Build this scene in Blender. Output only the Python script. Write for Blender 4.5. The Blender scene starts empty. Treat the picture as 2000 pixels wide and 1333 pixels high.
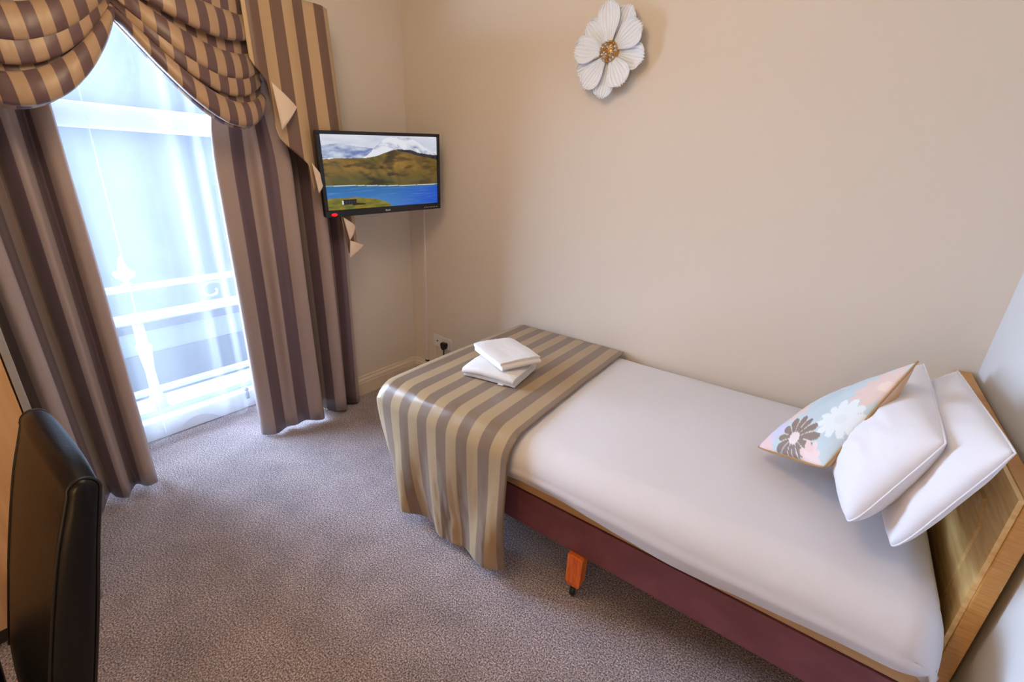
import bpy, math, random
from mathutils import Vector, Matrix, noise
from math import sin, cos, pi, exp, sqrt, atan2
random.seed(7)
S = bpy.context.scene
COL = S.collection

# ------------------------------------------------------------------ camera
CAM = (2.43004217, -2.14795707, 1.49023872)
YAW, PIT, ROL, FPX = -0.618478126, -0.363874690, 0.0435767764, 880.613647
def camera():
    f = Vector((cos(PIT)*sin(YAW), cos(PIT)*cos(YAW), sin(PIT)))
    r = Vector((cos(YAW), -sin(YAW), 0)); u = r.cross(f)
    c, s = cos(ROL), sin(ROL)
    r2 = c*r + s*u; u2 = -s*r + c*u
    m = Matrix((r2, u2, -f)).transposed().to_4x4(); m.translation = Vector(CAM)
    cd = bpy.data.cameras.new('camera'); cd.sensor_width = 36; cd.lens = FPX/2000*36
    cd.clip_start = 0.02
    co = bpy.data.objects.new('camera', cd); COL.objects.link(co); co.matrix_world = m
    S.camera = co
camera()

# ------------------------------------------------------------------ light
S.view_settings.view_transform = 'Standard'; S.view_settings.look = 'None'
S.view_settings.gamma = 1.0; S.view_settings.exposure = -0.32
S.view_settings.use_curve_mapping = False
W = bpy.data.worlds.new('sky'); S.world = W; W.use_nodes = True
bg = W.node_tree.nodes['Background']
bg.inputs['Color'].default_value = (0.70, 0.81, 1.0, 1); bg.inputs['Strength'].default_value = 1.15

def lamp(name, kind, loc, target, energy, color, **kw):
    l = bpy.data.lights.new(name, kind); l.energy = energy; l.color = color
    for k, v in kw.items(): setattr(l, k, v)
    o = bpy.data.objects.new(name, l); COL.objects.link(o); o.location = loc
    o.rotation_euler = (Vector(target)-Vector(loc)).to_track_quat('-Z', 'Y').to_euler()
    return o
# bright low sky seen through the window
lamp('low_sun', 'SUN', (-3, -3.4, 1.6), (1.2, -0.5, 0.95), 72.0, (0.60, 0.75, 1.0), angle=math.radians(72))
# sky portal at the window opening
pl = lamp('window_portal', 'AREA', (-0.62, -1.35, 1.1), (1, -1.35, 1.1), 1.0, (1, 1, 1), shape='RECTANGLE', size=1.5, size_y=2.4)
pl.data.cycles.is_portal = True
# the room's own warm lamps: a ceiling light and a desk lamp behind the chair
lamp('ceiling_light', 'POINT', (1.42, -1.62, 2.42), (1.42, -1.62, 0), 36.0, (1.0, 0.75, 0.48), shadow_soft_size=0.25)
lamp('desk_lamp_light', 'POINT', (1.98, -2.75, 0.92), (1.9, -1, 0.3), 13.0, (1.0, 0.60, 0.26), shadow_soft_size=0.06)

# ------------------------------------------------------------------ helpers
def lin(c):
    return tuple(((v/255)/12.92 if v/255 <= .04045 else ((v/255+.055)/1.055)**2.4) for v in c)
def rgba(c): return (*lin(c), 1)

def mat(name, color=(200, 200, 200), rough=.6, metal=0, spec=None, sheen=0, coat=0, emit=None):
    m = bpy.data.materials.new(name); m.use_nodes = True
    b = m.node_tree.nodes['Principled BSDF']
    b.inputs['Base Color'].default_value = rgba(color)
    b.inputs['Roughness'].default_value = rough; b.inputs['Metallic'].default_value = metal
    if spec is not None: b.inputs['Specular IOR Level'].default_value = spec
    if sheen: b.inputs['Sheen Weight'].default_value = sheen
    if coat: b.inputs['Coat Weight'].default_value = coat
    if emit:
        b.inputs['Emission Color'].default_value = rgba(color); b.inputs['Emission Strength'].default_value = emit
    return m
def nodes(m): return m.node_tree.nodes, m.node_tree.links, m.node_tree.nodes['Principled BSDF']
def bump(m, scale, strength, dist=.002, detail=4, coord='Object', stretch=None):
    n, l, b = nodes(m)
    tc = n.new('ShaderNodeTexCoord'); t = n.new('ShaderNodeTexNoise'); bp = n.new('ShaderNodeBump')
    t.inputs['Scale'].default_value = scale; t.inputs['Detail'].default_value = detail
    src = tc.outputs[coord]
    if stretch:
        mp = n.new('ShaderNodeMapping'); mp.inputs['Scale'].default_value = stretch
        l.new(src, mp.inputs['Vector']); src = mp.outputs['Vector']
    l.new(src, t.inputs['Vector']); l.new(t.outputs['Fac'], bp.inputs['Height'])
    bp.inputs['Strength'].default_value = strength; bp.inputs['Distance'].default_value = dist
    l.new(bp.outputs['Normal'], b.inputs['Normal'])
    return t
def noisecol(m, c1, c2, scale, detail=4, p0=.35, p1=.65, stretch=None, coord='Object', mid=None):
    n, l, b = nodes(m)
    tc = n.new('ShaderNodeTexCoord'); t = n.new('ShaderNodeTexNoise'); r = n.new('ShaderNodeValToRGB')
    t.inputs['Scale'].default_value = scale; t.inputs['Detail'].default_value = detail
    src = tc.outputs[coord]
    if stretch:
        mp = n.new('ShaderNodeMapping'); mp.inputs['Scale'].default_value = stretch
        l.new(src, mp.inputs['Vector']); src = mp.outputs['Vector']
    l.new(src, t.inputs['Vector']); l.new(t.outputs['Fac'], r.inputs['Fac'])
    e = r.color_ramp.elements
    e[0].position = p0; e[0].color = rgba(c1); e[1].position = p1; e[1].color = rgba(c2)
    l.new(r.outputs['Color'], b.inputs['Base Color'])
    return r

def mesh(name, verts, faces, m=None, parent=None, smooth=False, uvs=None, cols=None, mats=None, fm=None):
    me = bpy.data.meshes.new(name)
    me.from_pydata([tuple(v) for v in verts], [], faces); me.update()
    if uvs:
        ul = me.uv_layers.new(name='UVMap')
        for lp in me.loops: ul.data[lp.index].uv = uvs[lp.vertex_index]
    if cols:
        ca = me.color_attributes.new('pattern', 'FLOAT_COLOR', 'POINT')
        flat = []
        for c in cols: flat += [c[0], c[1], c[2], 1.0]
        ca.data.foreach_set('color', flat)
    for q in (mats or ([m] if m else [])): me.materials.append(q)
    if fm:
        for i, k in enumerate(fm): me.polygons[i].material_index = k
    if smooth: me.polygons.foreach_set('use_smooth', [True]*len(me.polygons))
    o = bpy.data.objects.new(name, me); COL.objects.link(o)
    if parent: o.parent = parent
    return o
def thing(name, label, cat, group=None, loc=(0, 0, 0)):
    o = bpy.data.objects.new(name, None); COL.objects.link(o); o.location = loc
    o.empty_display_size = .05
    return tag(o, label, cat, group)
def tag(o, label, cat, group=None):
    o['label'] = label; o['category'] = cat
    if group: o['group'] = group
    return o
def struct(o):
    o['kind'] = 'structure'; return o
def bevel(o, w=.003, seg=2, ang=35):
    md = o.modifiers.new('bevel', 'BEVEL'); md.width = w; md.segments = seg
    md.limit_method = 'ANGLE'; md.angle_limit = math.radians(ang)
    md.harden_normals = False
    return o
def solid(o, t, off=0):
    md = o.modifiers.new('solid', 'SOLIDIFY'); md.thickness = t; md.offset = off; return o
def subd(o, n=1):
    md = o.modifiers.new('sub', 'SUBSURF'); md.levels = n; md.render_levels = n; return o

class MB:
    def __init__(s): s.v = []; s.f = []
    def add(s, v, f):
        k = len(s.v); s.v += [tuple(p) for p in v]; s.f += [tuple(i+k for i in q) for q in f]; return s
    def box(s, a, b):
        (x0, y0, z0), (x1, y1, z1) = a, b
        return s.add([(x0,y0,z0),(x1,y0,z0),(x1,y1,z0),(x0,y1,z0),(x0,y0,z1),(x1,y0,z1),(x1,y1,z1),(x0,y1,z1)],
                     [(0,3,2,1),(4,5,6,7),(0,1,5,4),(1,2,6,5),(2,3,7,6),(3,0,4,7)])
    def lathe(s, prof, c=(0, 0, 0), n=24, axis='z', cap=True):
        k0 = len(s.v); m = len(prof)
        for r, h in prof:
            for i in range(n):
                a = 2*pi*i/n; p = (r*cos(a), r*sin(a), h)
                if axis == 'x': p = (h, r*cos(a), r*sin(a))
                if axis == 'y': p = (r*sin(a), h, r*cos(a))
                s.v.append((p[0]+c[0], p[1]+c[1], p[2]+c[2]))
        for j in range(m-1):
            for i in range(n):
                a = k0+j*n+i; b = k0+j*n+(i+1) % n
                s.f.append((a, b, b+n, a+n))
        if cap:
            s.f.append(tuple(k0+i for i in reversed(range(n)))); s.f.append(tuple(k0+(m-1)*n+i for i in range(n)))
        return s
    def tube(s, pts, r, n=8):
        pts = [Vector(p) for p in pts]; k0 = len(s.v); up = Vector((.13, .21, 1)).normalized()
        for i, p in enumerate(pts):
            d = (pts[min(i+1, len(pts)-1)]-pts[max(i-1, 0)]).normalized()
            a = d.cross(up)
            if a.length < .05: a = d.cross(Vector((1, 0, 0)))
            a.normalize(); b = a.cross(d).normalized()
            rr = r[i] if isinstance(r, (list, tuple)) else r
            for j in range(n):
                t = 2*pi*j/n; s.v.append(tuple(p+rr*(cos(t)*a+sin(t)*b)))
        for i in range(len(pts)-1):
            for j in range(n):
                a = k0+i*n+j; b = k0+i*n+(j+1) % n
                s.f.append((a, a+n, b+n, b))
        s.f.append(tuple(k0+j for j in range(n))); s.f.append(tuple(k0+(len(pts)-1)*n+j for j in reversed(range(n))))
        return s
    def prism(s, prof, axis, a, b):
        # extrude a closed 2-D profile along an axis; prof gives the two other coordinates in order
        k = len(s.v); n = len(prof)
        for h in (a, b):
            for p, q in prof:
                s.v.append({'x': (h, p, q), 'y': (p, h, q), 'z': (p, q, h)}[axis])
        for i in range(n): s.f.append((k+i, k+(i+1) % n, k+n+(i+1) % n, k+n+i))
        s.f.append(tuple(k+i for i in reversed(range(n)))); s.f.append(tuple(k+n+i for i in range(n)))
        return s
    def build(s, name, m, parent=None, smooth=False):
        o = mesh(name, s.v, s.f, m, parent, smooth)
        import bmesh
        bm = bmesh.new(); bm.from_mesh(o.data); bmesh.ops.recalc_face_normals(bm, faces=bm.faces)
        bm.to_mesh(o.data); bm.free()
        return o
def box(name, a, b, m, parent=None, bv=0):
    o = MB().box(a, b).build(name, m, parent)
    if bv: bevel(o, bv)
    return o
def grid(name, nu, nv, fn, m, parent=None, uvf=None, colf=None, smooth=True, mats=None):
    v = []; uv = []; c = []
    for j in range(nv+1):
        for i in range(nu+1):
            u, w = i/nu, j/nv
            v.append(fn(u, w))
            if uvf: uv.append(uvf(u, w))
            if colf: c.append(colf(u, w))
    f = [(j*(nu+1)+i, j*(nu+1)+i+1, (j+1)*(nu+1)+i+1, (j+1)*(nu+1)+i) for j in range(nv) for i in range(nu)]
    return mesh(name, v, f, m, parent, smooth, uv or None, c or None, mats)
def ss(a, b, x):
    t = max(0, min(1, (x-a)/(b-a))) if a != b else float(x >= a)
    return t*t*(3-2*t)
def lerp(a, b, t): return a+(b-a)*t
def crom(P, t):
    n = len(P)-1; x = min(max(t, 0), 1)*n; i = min(int(x), n-1); f = x-i
    p0, p1, p2, p3 = (Vector(P[max(i-1, 0)]), Vector(P[i]), Vector(P[i+1]), Vector(P[min(i+2, n)]))
    return .5*((2*p1)+(-p0+p2)*f+(2*p0-5*p1+4*p2-p3)*f*f+(-p0+3*p1-3*p2+p3)*f**3)
def fb(x, y, z=0, o=4):
    s = 0; a = .5; f = 1
    for _ in range(o):
        s += a*noise.noise((x*f, y*f, z+f*.37)); a *= .5; f *= 2.03
    return s

# ------------------------------------------------------------------ materials
M = {}
M['wall'] = mat('cream_wall_paint', (222, 210, 195), .85, spec=.2); bump(M['wall'], 160, .06, .001)
M['wall_r'] = mat('window_lit_wall_paint', (216, 218, 220), .85, spec=.2); bump(M['wall_r'], 160, .06, .001)  # same wall paint, with the cool window light tinted into its colour
M['ceil'] = mat('white_ceiling_paint', (238, 236, 230), .9)
M['trim'] = mat('cream_gloss_paint', (226, 212, 190), .35)
M['upvc'] = mat('white_window_paint', (214, 219, 226), .4)
M['white_plastic'] = mat('white_plastic', (228, 226, 228), .35)
M['trunk'] = mat('cream_plastic', (222, 212, 205), .4)
M['black'] = mat('black_plastic', (22, 24, 30), .35)
M['tvblack'] = mat('glossy_black_plastic', (18, 20, 30), .25)
M['chrome'] = mat('polished_chrome', (210, 212, 218), .15, 1)
M['steel'] = mat('dark_steel', (70, 72, 78), .35, 1)
M['led'] = mat('red_indicator', (235, 20, 30), .4, emit=1.2)
M['ink'] = mat('silver_print', (205, 208, 215), .4)

def carpet():
    m = mat('taupe_carpet', (150, 135, 132), .95, spec=.1, sheen=.25)
    n, l, b = nodes(m)
    tc = n.new('ShaderNodeTexCoord')
    t1 = n.new('ShaderNodeTexNoise'); t1.inputs['Scale'].default_value = 190; t1.inputs['Detail'].default_value = 3; t1.inputs['Roughness'].default_value = .65
    t2 = n.new('ShaderNodeTexNoise'); t2.inputs['Scale'].default_value = 7; t2.inputs['Detail'].default_value = 5
    for t in (t1, t2): l.new(tc.outputs['Object'], t.inputs['Vector'])
    r = n.new('ShaderNodeValToRGB'); e = r.color_ramp.elements
    e[0].position = .36; e[0].color = rgba((88, 76, 80)); e[1].position = .66; e[1].color = rgba((238, 225, 226))
    q = e.new(.5); q.color = rgba((162, 147, 150))
    l.new(t1.outputs['Fac'], r.inputs['Fac'])
    mr = n.new('ShaderNodeMapRange'); mr.inputs['From Min'].default_value = .3; mr.inputs['From Max'].default_value = .7
    mr.inputs['To Min'].default_value = .84; mr.inputs['To Max'].default_value = 1.12
    l.new(t2.outputs['Fac'], mr.inputs['Value'])
    mx = n.new('ShaderNodeVectorMath'); mx.operation = 'SCALE'
    l.new(r.outputs['Color'], mx.inputs[0]); l.new(mr.outputs['Result'], mx.inputs['Scale'])
    l.new(mx.outputs['Vector'], b.inputs['Base Color'])
    bp = n.new('ShaderNodeBump'); bp.inputs['Strength'].default_value = .9; bp.inputs['Distance'].default_value = .006
    l.new(t1.outputs['Fac'], bp.inputs['Height']); l.new(bp.outputs['Normal'], b.inputs['Normal'])
    return m
M['carpet'] = carpet()

def stripes(name, c1, c2, per, duty=.5, rough=.35, sheen=.2, aniso=0, transl=0, phase=0.0):
    """woven satin stripe: UV.x is metres of cloth across the stripes"""
    m = mat(name, c1, rough, sheen=sheen); n, l, b = nodes(m)
    uv = n.new('ShaderNodeUVMap'); sx = n.new('ShaderNodeSeparateXYZ'); l.new(uv.outputs['UV'], sx.inputs[0])
    ad = n.new('ShaderNodeMath'); ad.operation = 'ADD'; ad.inputs[1].default_value = phase
    l.new(sx.outputs['X'], ad.inputs[0])
    dv = n.new('ShaderNodeMath'); dv.operation = 'DIVIDE'; dv.inputs[1].default_value = per; l.new(ad.outputs[0], dv.inputs[0])
    fr = n.new('ShaderNodeMath'); fr.operation = 'FRACT'; l.new(dv.outputs[0], fr.inputs[0])
    pp = n.new('ShaderNodeMath'); pp.operation = 'PINGPONG'; pp.inputs[1].default_value = .5; l.new(fr.outputs[0], pp.inputs[0])
    r = n.new('ShaderNodeValToRGB'); e = r.color_ramp.elements
    e[0].position = duty/2-.01; e[0].color = rgba(c1); e[1].position = duty/2+.01; e[1].color = rgba(c2)
    l.new(pp.outputs[0], r.inputs['Fac'])
    w = n.new('ShaderNodeTexNoise'); w.inputs['Scale'].default_value = 1; w.inputs['Detail'].default_value = 2
    mp = n.new('ShaderNodeMapping'); mp.inputs['Scale'].default_value = (700, 60, 1); l.new(uv.outputs['UV'], mp.inputs['Vector'])
    l.new(mp.outputs['Vector'], w.inputs['Vector'])
    mr = n.new('ShaderNodeMapRange'); mr.inputs['To Min'].default_value = .85; mr.inputs['To Max'].default_value = 1.15
    l.new(w.outputs['Fac'], mr.inputs['Value'])
    mx = n.new('ShaderNodeVectorMath'); mx.operation = 'SCALE'
    l.new(r.outputs['Color'], mx.inputs[0]); l.new(mr.outputs['Result'], mx.inputs['Scale'])
    l.new(mx.outputs['Vector'], b.inputs['Base Color'])
    if aniso: b.inputs['Anisotropic'].default_value = aniso
    bp = n.new('ShaderNodeBump'); bp.inputs['Strength'].default_value = .12; bp.inputs['Distance'].default_value = .0008
    l.new(w.outputs['Fac'], bp.inputs['Height']); l.new(bp.outputs['Normal'], b.inputs['Normal'])
    if transl:
        tr = n.new('ShaderNodeBsdfTranslucent'); l.new(mx.outputs['Vector'], tr.inputs['Color'])
        ms = n.new('ShaderNodeMixShader'); ms.inputs[0].default_value = transl
        out = n['Material Output']; l.new(b.outputs[0], ms.inputs[1]); l.new(tr.outputs[0], ms.inputs[2]); l.new(ms.outputs[0], out.inputs['Surface'])
    return m
M['curtain'] = stripes('striped_curtain_satin', (168, 148, 140), (106, 86, 92), .15, rough=.42)
M['swag'] = stripes('striped_swag_satin', (170, 140, 110), (98, 73, 74), .108, rough=.38)  # stripe colours lowered, so the shade on the swags is painted in
M['tail'] = stripes('striped_tail_satin', (186, 156, 118), (112, 84, 70), .118, rough=.45)
M['throw'] = stripes('striped_gold_satin', (120, 98, 76), (164, 138, 100), .106, rough=.27, aniso=.3)
M['lining'] = mat('cream_lining', (226, 205, 184), .7, sheen=.2)
M['linen'] = mat('white_cotton', (220, 219, 225), .75, sheen=.3); bump(M['linen'], 9, .25, .012, 5)
M['pillow'] = mat('white_pillow_cotton', (226, 227, 235), .75, sheen=.3); bump(M['pillow'], 14, .22, .008, 5)
M['towel'] = mat('white_terry', (226, 222, 220), .95, sheen=.5); bump(M['towel'], 330, .7, .003, 3)
M['mattress'] = mat('tan_ticking', (190, 150, 104), .8)
M['burgundy'] = mat('burgundy_painted_rail', (96, 52, 58), .5)
noisecol(M['burgundy'], (116, 64, 72), (128, 74, 80), 12)
M['orange'] = mat('orange_stained_pine', (214, 104, 40), .45)
noisecol(M['orange'], (222, 96, 28), (244, 134, 56), 30, stretch=(6, 6, .5))
M['oak'] = mat('honey_oak', (200, 150, 78), .42)
noisecol(M['oak'], (212, 166, 94), (240, 204, 138), 9, 6, .3, .7, stretch=(3, .8, 7))
M['oak_edge'] = mat('honey_oak_edge', (200, 146, 70), .45)
noisecol(M['oak_edge'], (190, 132, 58), (214, 164, 92), 9, 6, .3, .7, stretch=(1, 1, 16))
M['beech'] = mat('beech_veneer', (206, 160, 112), .4)
noisecol(M['beech'], (196, 148, 98), (214, 172, 126), 5, 5, .3, .7, stretch=(2, 6, .45))
M['grey_edge'] = mat('grey_edge_strip', (150, 148, 148), .4)
M['plinth'] = mat('dark_plinth', (60, 48, 46), .5)
M['leather'] = mat('black_leather', (11, 12, 19), .38, spec=.3); bump(M['leather'], 120, .25, .002, 5)
M['piping'] = mat('dark_piping', (14, 13, 15), .4)
M['stitch'] = mat('tan_stitching', (128, 112, 90), .6)
M['darkwood'] = mat('dark_stained_wood', (40, 26, 22), .4)
M['petal'] = mat('weathered_white_enamel', (226, 228, 232), .5)
noisecol(M['petal'], (226, 224, 224), (236, 244, 255), 26, 5, .2, .36)
M['rust'] = mat('rusty_edge', (140, 104, 70), .6)
M['gold'] = mat('antique_gold', (196, 150, 84), .35, .8)
M['stone'] = mat('pale_painted_stone', (168, 176, 184), .7)
M['render_wall'] = mat('pale_render', (176, 192, 206), .8); noisecol(M['render_wall'], (168, 186, 202), (182, 196, 208), 1.2)
M['dim'] = mat('dark_blue_shopfront', (92, 104, 124), .5)
def glass():
    m = bpy.data.materials.new('clear_window_glass'); m.use_nodes = True; n = m.node_tree.nodes; l = m.node_tree.links
    n.remove(n['Principled BSDF']); t = n.new('ShaderNodeBsdfTransparent'); g = n.new('ShaderNodeBsdfGlossy')
    t.inputs['Color'].default_value = (.95, .98, 1, 1); g.inputs['Roughness'].default_value = .02
    x = n.new('ShaderNodeMixShader'); x.inputs[0].default_value = .05
    l.new(t.outputs[0], x.inputs[1]); l.new(g.outputs[0], x.inputs[2]); l.new(x.outputs[0], n['Material Output'].inputs['Surface'])
    return m
M['glass'] = glass()
def voile():
    m = bpy.data.materials.new('white_voile'); m.use_nodes = True; n = m.node_tree.nodes; l = m.node_tree.links
    n.remove(n['Principled BSDF'])
    t = n.new('ShaderNodeBsdfTransparent'); t.inputs['Color'].default_value = (.96, .98, 1, 1)
    d = n.new('ShaderNodeBsdfDiffuse'); d.inputs['Color'].default_value = (.86, .87, .9, 1)
    s = n.new('ShaderNodeBsdfTranslucent'); s.inputs['Color'].default_value = (.9, .93, .97, 1)
    a = n.new('ShaderNodeMixShader'); a.inputs[0].default_value = .24; l.new(d.outputs[0], a.inputs[1]); l.new(s.outputs[0], a.inputs[2])
    x = n.new('ShaderNodeMixShader'); x.inputs[0].default_value = .22
    l.new(t.outputs[0], x.inputs[1]); l.new(a.outputs[0], x.inputs[2]); l.new(x.outputs[0], n['Material Output'].inputs['Surface'])
    return m
M['voile'] = voile()
def attr_mat(name, rough, emit=0):
    m = mat(name, (128, 128, 128), rough); n, l, b = nodes(m)
    a = n.new('ShaderNodeVertexColor'); a.layer_name = 'pattern'
    if emit:
        b.inputs['Base Color'].default_value = (.01, .01, .01, 1)
        l.new(a.outputs['Color'], b.inputs['Emission Color']); b.inputs['Emission Strength'].default_value = emit
    else: l.new(a.outputs['Color'], b.inputs['Base Color'])
    return m
M['screen'] = attr_mat('lit_screen', .2, 1.1)
M['floral'] = attr_mat('floral_cotton', .6)

# ------------------------------------------------------------------ room shell
L = 2.9175; YL = -3.25; ZC = 2.65
OY0, OY1, OZ = -1.95, -0.77, 2.32      # window opening
struct(box('floor', (-.40, YL-.1, -.1), (L+.1, .1, 0), M['carpet']))
struct(box('ceiling', (-.1, YL-.1, ZC), (L+.1, .1, ZC+.1), M['ceil']))
struct(box('wall_back', (-.12, 0, 0), (L+.1, .1, ZC), M['wall']))
struct(box('wall_right', (L, YL, 0), (L+.1, 0, ZC), M['wall_r']))
struct(box('wall_front', (-.12, YL-.1, 0), (L+.1, YL, ZC), M['wall']))
wl = MB()
wl.box((-.12, OY1, 0), (0, 0, ZC)); wl.box((-.12, YL, 0), (0, OY0, ZC)); wl.box((-.12, OY0, OZ), (0, OY1, ZC))
wl.box((-.46, OY1, 0), (-.12, OY1+.12, OZ+.12)); wl.box((-.46, OY0-.12, 0), (-.12, OY0, OZ+.12)); wl.box((-.46, OY0, OZ), (-.12, OY1, OZ+.12))
struct(wl.build('wall_left', M['wall']))
def skirting(name, prof_axis, a, b, flip):
    # moulded top skirting; profile as (outward, height)
    P = [(0, 0), (.018, 0), (.018, .088), (.015, .094), (.019, .100), (.017, .110), (.010, .118), (.008, .132), (0, .134)]
    mb = MB()
    if prof_axis == 'y': mb.prism([(p, q) for p, q in P], 'y', a, b)
    else: mb.prism([(-p, q) for p, q in P], 'x', a, b)
    return struct(mb.build(name, M['trim']))
skirting('baseboard_left', 'y', OY1+.005, 0, 0)
skirting('baseboard_back', 'x', 0.018, L, 0)

# ------------------------------------------------------------------ window
win = bpy.data.objects.new('window_1', None); COL.objects.link(win); win.location = (-.42, -1.4, 0); struct(win)
def wpart(name, boxes, m, bv=.004):
    mb = MB()
    for a, b in boxes: mb.box([a[i]-win.location[i] for i in range(3)], [b[i]-win.location[i] for i in range(3)])
    o = mb.build(name, m, win)
    if bv: bevel(o, bv)
    return o
X0, X1 = -.445, -.385
wpart('window_frame', [((X0, OY0+.002, .002), (X1, OY0+.06, OZ)), ((X0, OY1-.06, .002), (X1, OY1-.002, OZ)), ((X0, OY0+.06, OZ-.07), (X1, OY1-.06, OZ-.002))], M['upvc'])
wpart('window_transom', [((X0, OY0+.061, 1.585), (X1+.01, OY1-.061, 1.69))], M['upvc'], .012)
wpart('door_rail', [((X0+.005, OY0+.061, .002), (X1+.006, OY1-.061, .115))], M['upvc'], .008)
wpart('fanlight_pane', [((-.418, OY0+.061, 1.691), (-.412, OY1-.061, OZ-.071))], M['glass'], 0)
wpart('door_pane', [((-.418, OY0+.061, .116), (-.412, OY1-.061, 1.584))], M['glass'], 0)
bo = MB().box((.0, -.008, 0), (.014, .008, .05)).lathe([(.007, .05), (.011, .055), (.012, .064), (.008, .072), (.001, .074)], (.007, 0, 0), 12)
b_ = bo.build('door_bolt', M['steel'], win, True); b_.location = (.041, .34, .07); b_['label'] = 'small dark metal bolt on the bottom rail'

# balcony outside
struct(box('balcony_floor', (-1.25, -3.2, -.32), (-.465, 1.0, -.12), M['stone']))
br = thing('balcony_railing', 'white balcony railing with urn finial seen through the sheer curtain', 'railing', loc=(-1.0, -1.36, -.12))
def brp(name, mb, m, smooth=False): return mb.build(name, m, br, smooth)
for nm, z0, z1, d in (('top_rail', .825, .855, .03), ('middle_rail', .63, .67, .045), ('bottom_rail', .14, .165, .03), ('base_rail', 0.0, .03, .04)):
    brp(nm, MB().box((-d, -1.6, z0), (d, 2.2, z1)), M['stone'])
urn = [(.001, .0), (.03, .0), (.03, .012), (.014, .02), (.012, .03), (.045, .055), (.055, .075), (.05, .09), (.03, .095), (.026, .105), (.02, .13), (.012, .15), (.014, .16), (.008, .175), (.001, .18)]
brp('finial', MB().lathe(urn, (0, 0, .855), 20, cap=False), M['stone'], True)
col_ = [(.075, .03), (.075, .10), (.06, .115), (.045, .14), (.042, .30), (.05, .36), (.06, .43), (.07, .445), (.07, .47), (.05, .48), (.045, .63)]
for y in (0, 1.05): brp('baluster', MB().lathe([(r_*.62, h_) for r_, h_ in col_], (0, y, 0), 20), M['dim'] if 0 else M['stone'], True)
for y in (-.9, -.5, .45, .85, 1.5):
    pts = [(0, y+.09*cos(t)*(1-t/9), .748+.072*sin(t)*(1-t/9)) for t in [i*.35 for i in range(20)]]
    brp('scroll', MB().tube(pts, .008, 6), M['stone'], True)
bd = thing('building', 'pale blue rendered house front across the street outside the window', 'building', loc=(-9, 3.2, -4))
MB().box((-.4, -4.6, 0), (0, 4.6, 11)).build('wall', M['render_wall'], bd)
MB().box((.0, -4.5, .0), (.04, 4.5, 1.5)).box((.0, -4.5, 2.0), (.06, 4.5, 2.15)).build('shopfront', M['dim'], bd)
for y in (-3.6, -.3, 2.9):
    for z in (3.2, 6.6):
        w = MB().box((.0, y-.5, z), (.05, y+.5, z+1.7)).build('window', M['stone'], bd)
        MB().box((.05, y-.42, z+.08), (.055, y+.42, z+1.62)).build('pane', M['dim'], w)

# ------------------------------------------------------------------ sheer curtain
def sheer():
    y0, y1 = -1.80, -.84
    def x(yy, w):
        t = (yy-y0)/(y1-y0)
        a = .006+.02*ss(.3, .5, t)*(.6+.4*sin(t*11))
        return -.29+a*sin(2*pi*(t*7+.7*sin(t*7)))+.012*sin(t*23+w*2)+.03*w*ss(.3, .6, t)*sin(t*11)
    def hem(t): return .035+.075*abs(sin(t*8.5+.9))**1.5*(.65+.35*sin(t*17))
    def f(u, w):
        yy = lerp(y0, y1, u); z = lerp(2.28, hem(u), w)
        return (x(yy, w), yy+.02*w*sin(u*15), z)
    o = grid('sheer_curtain', 180, 24, f, M['voile'])
    # overlapping second drop on the right, as gathered voile
    tag(o, 'white translucent sheer curtain hanging across the window between the striped curtains', 'curtain')
    mb = MB().tube([(-.29, y0-.05, 2.285), (-.29, y1+.02, 2.285)], .008, 8).build('curtain_rod', M['white_plastic'], o)
    sm = []
    def g(u, w):
        yy = lerp(-1.509, -1.503, u); z = lerp(2.28, .07, w)
        return (x(yy, w)+.004, yy+.02*w*sin((yy-y0)/(y1-y0)*15), z)
    grid('seam', 2, 20, g, M['voile'], o)
    return o
sheer()

# ------------------------------------------------------------------ striped curtains
def curtain(name, ctrl_top, ctrl_bot, z0, z1f, label, uoff=0, n=260, stretch=1.0):
    nv = 26
    # arc length along the lower profile for the stripe coordinate
    P = [crom(ctrl_bot, i/n) for i in range(n+1)]; s = [0]
    for i in range(n): s.append(s[-1]+(P[i+1]-P[i]).length)
    def f(u, w):
        a = crom(ctrl_top, u); b = crom(ctrl_bot, u)
        k = ss(0, .35, w); q = a.lerp(b, k)
        wob = .006*sin(w*5+u*21)*w
        sl = .02*w*sin(u*9+w*3)*.4
        return (q.x+wob, q.y+sl, lerp(z0, z1f(u), w))
    o = grid(name, n, nv, f, M['curtain'], uvf=lambda u, w: (uoff+stretch*s[int(round(u*n))], w*2.0))
    solid(o, .004)
    tag(o, label, 'curtain')
    return o
# (x, y) fold lines
RB = [(.035, -1.12), (.0, -1.16), (.03, -1.168), (.06, -1.11), (.035, -1.03), (.075, -.99), (.07, -.93), (.105, -.885), (.11, -.848), (.05, -.836), (-.07, -.815), (-.03, -.785), (.10, -.755), (.14, -.715), (.10, -.685), (.03, -.668), (.06, -.640), (.105, -.615), (.10, -.575), (.06, -.545), (.03, -.55)]
RT = [(.02+.045*sin(i*1.9), lerp(-1.125, -.60, i/20), ) for i in range(21)]
RB3 = [(a, b, 0) for a, b in RB]; RT3 = [(a, b, 0) for a, b in RT]
curtain('striped_curtain', RT3, RB3, 2.15, lambda u: .012+.012*sin(u*17)**2, 'taupe and brown striped full length curtain behind the television', .03, stretch=1.0)
LB = [(.0, -1.675), (.055, -1.685), (.06, -1.72), (.0, -1.745), (.03, -1.775), (.08, -1.80), (.05, -1.835), (-.01, -1.85), (.04, -1.885), (.10, -1.915), (.12, -1.955), (.06, -1.985), (.02, -1.99), (.04, -2.03), (.09, -2.06), (.05, -2.10), (.02, -2.12), (.05, -2.16), (.08, -2.20)]
LT = [(.02+.04*sin(i*2.1), lerp(-1.66, -2.2, i/18)) for i in range(19)]
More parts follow.
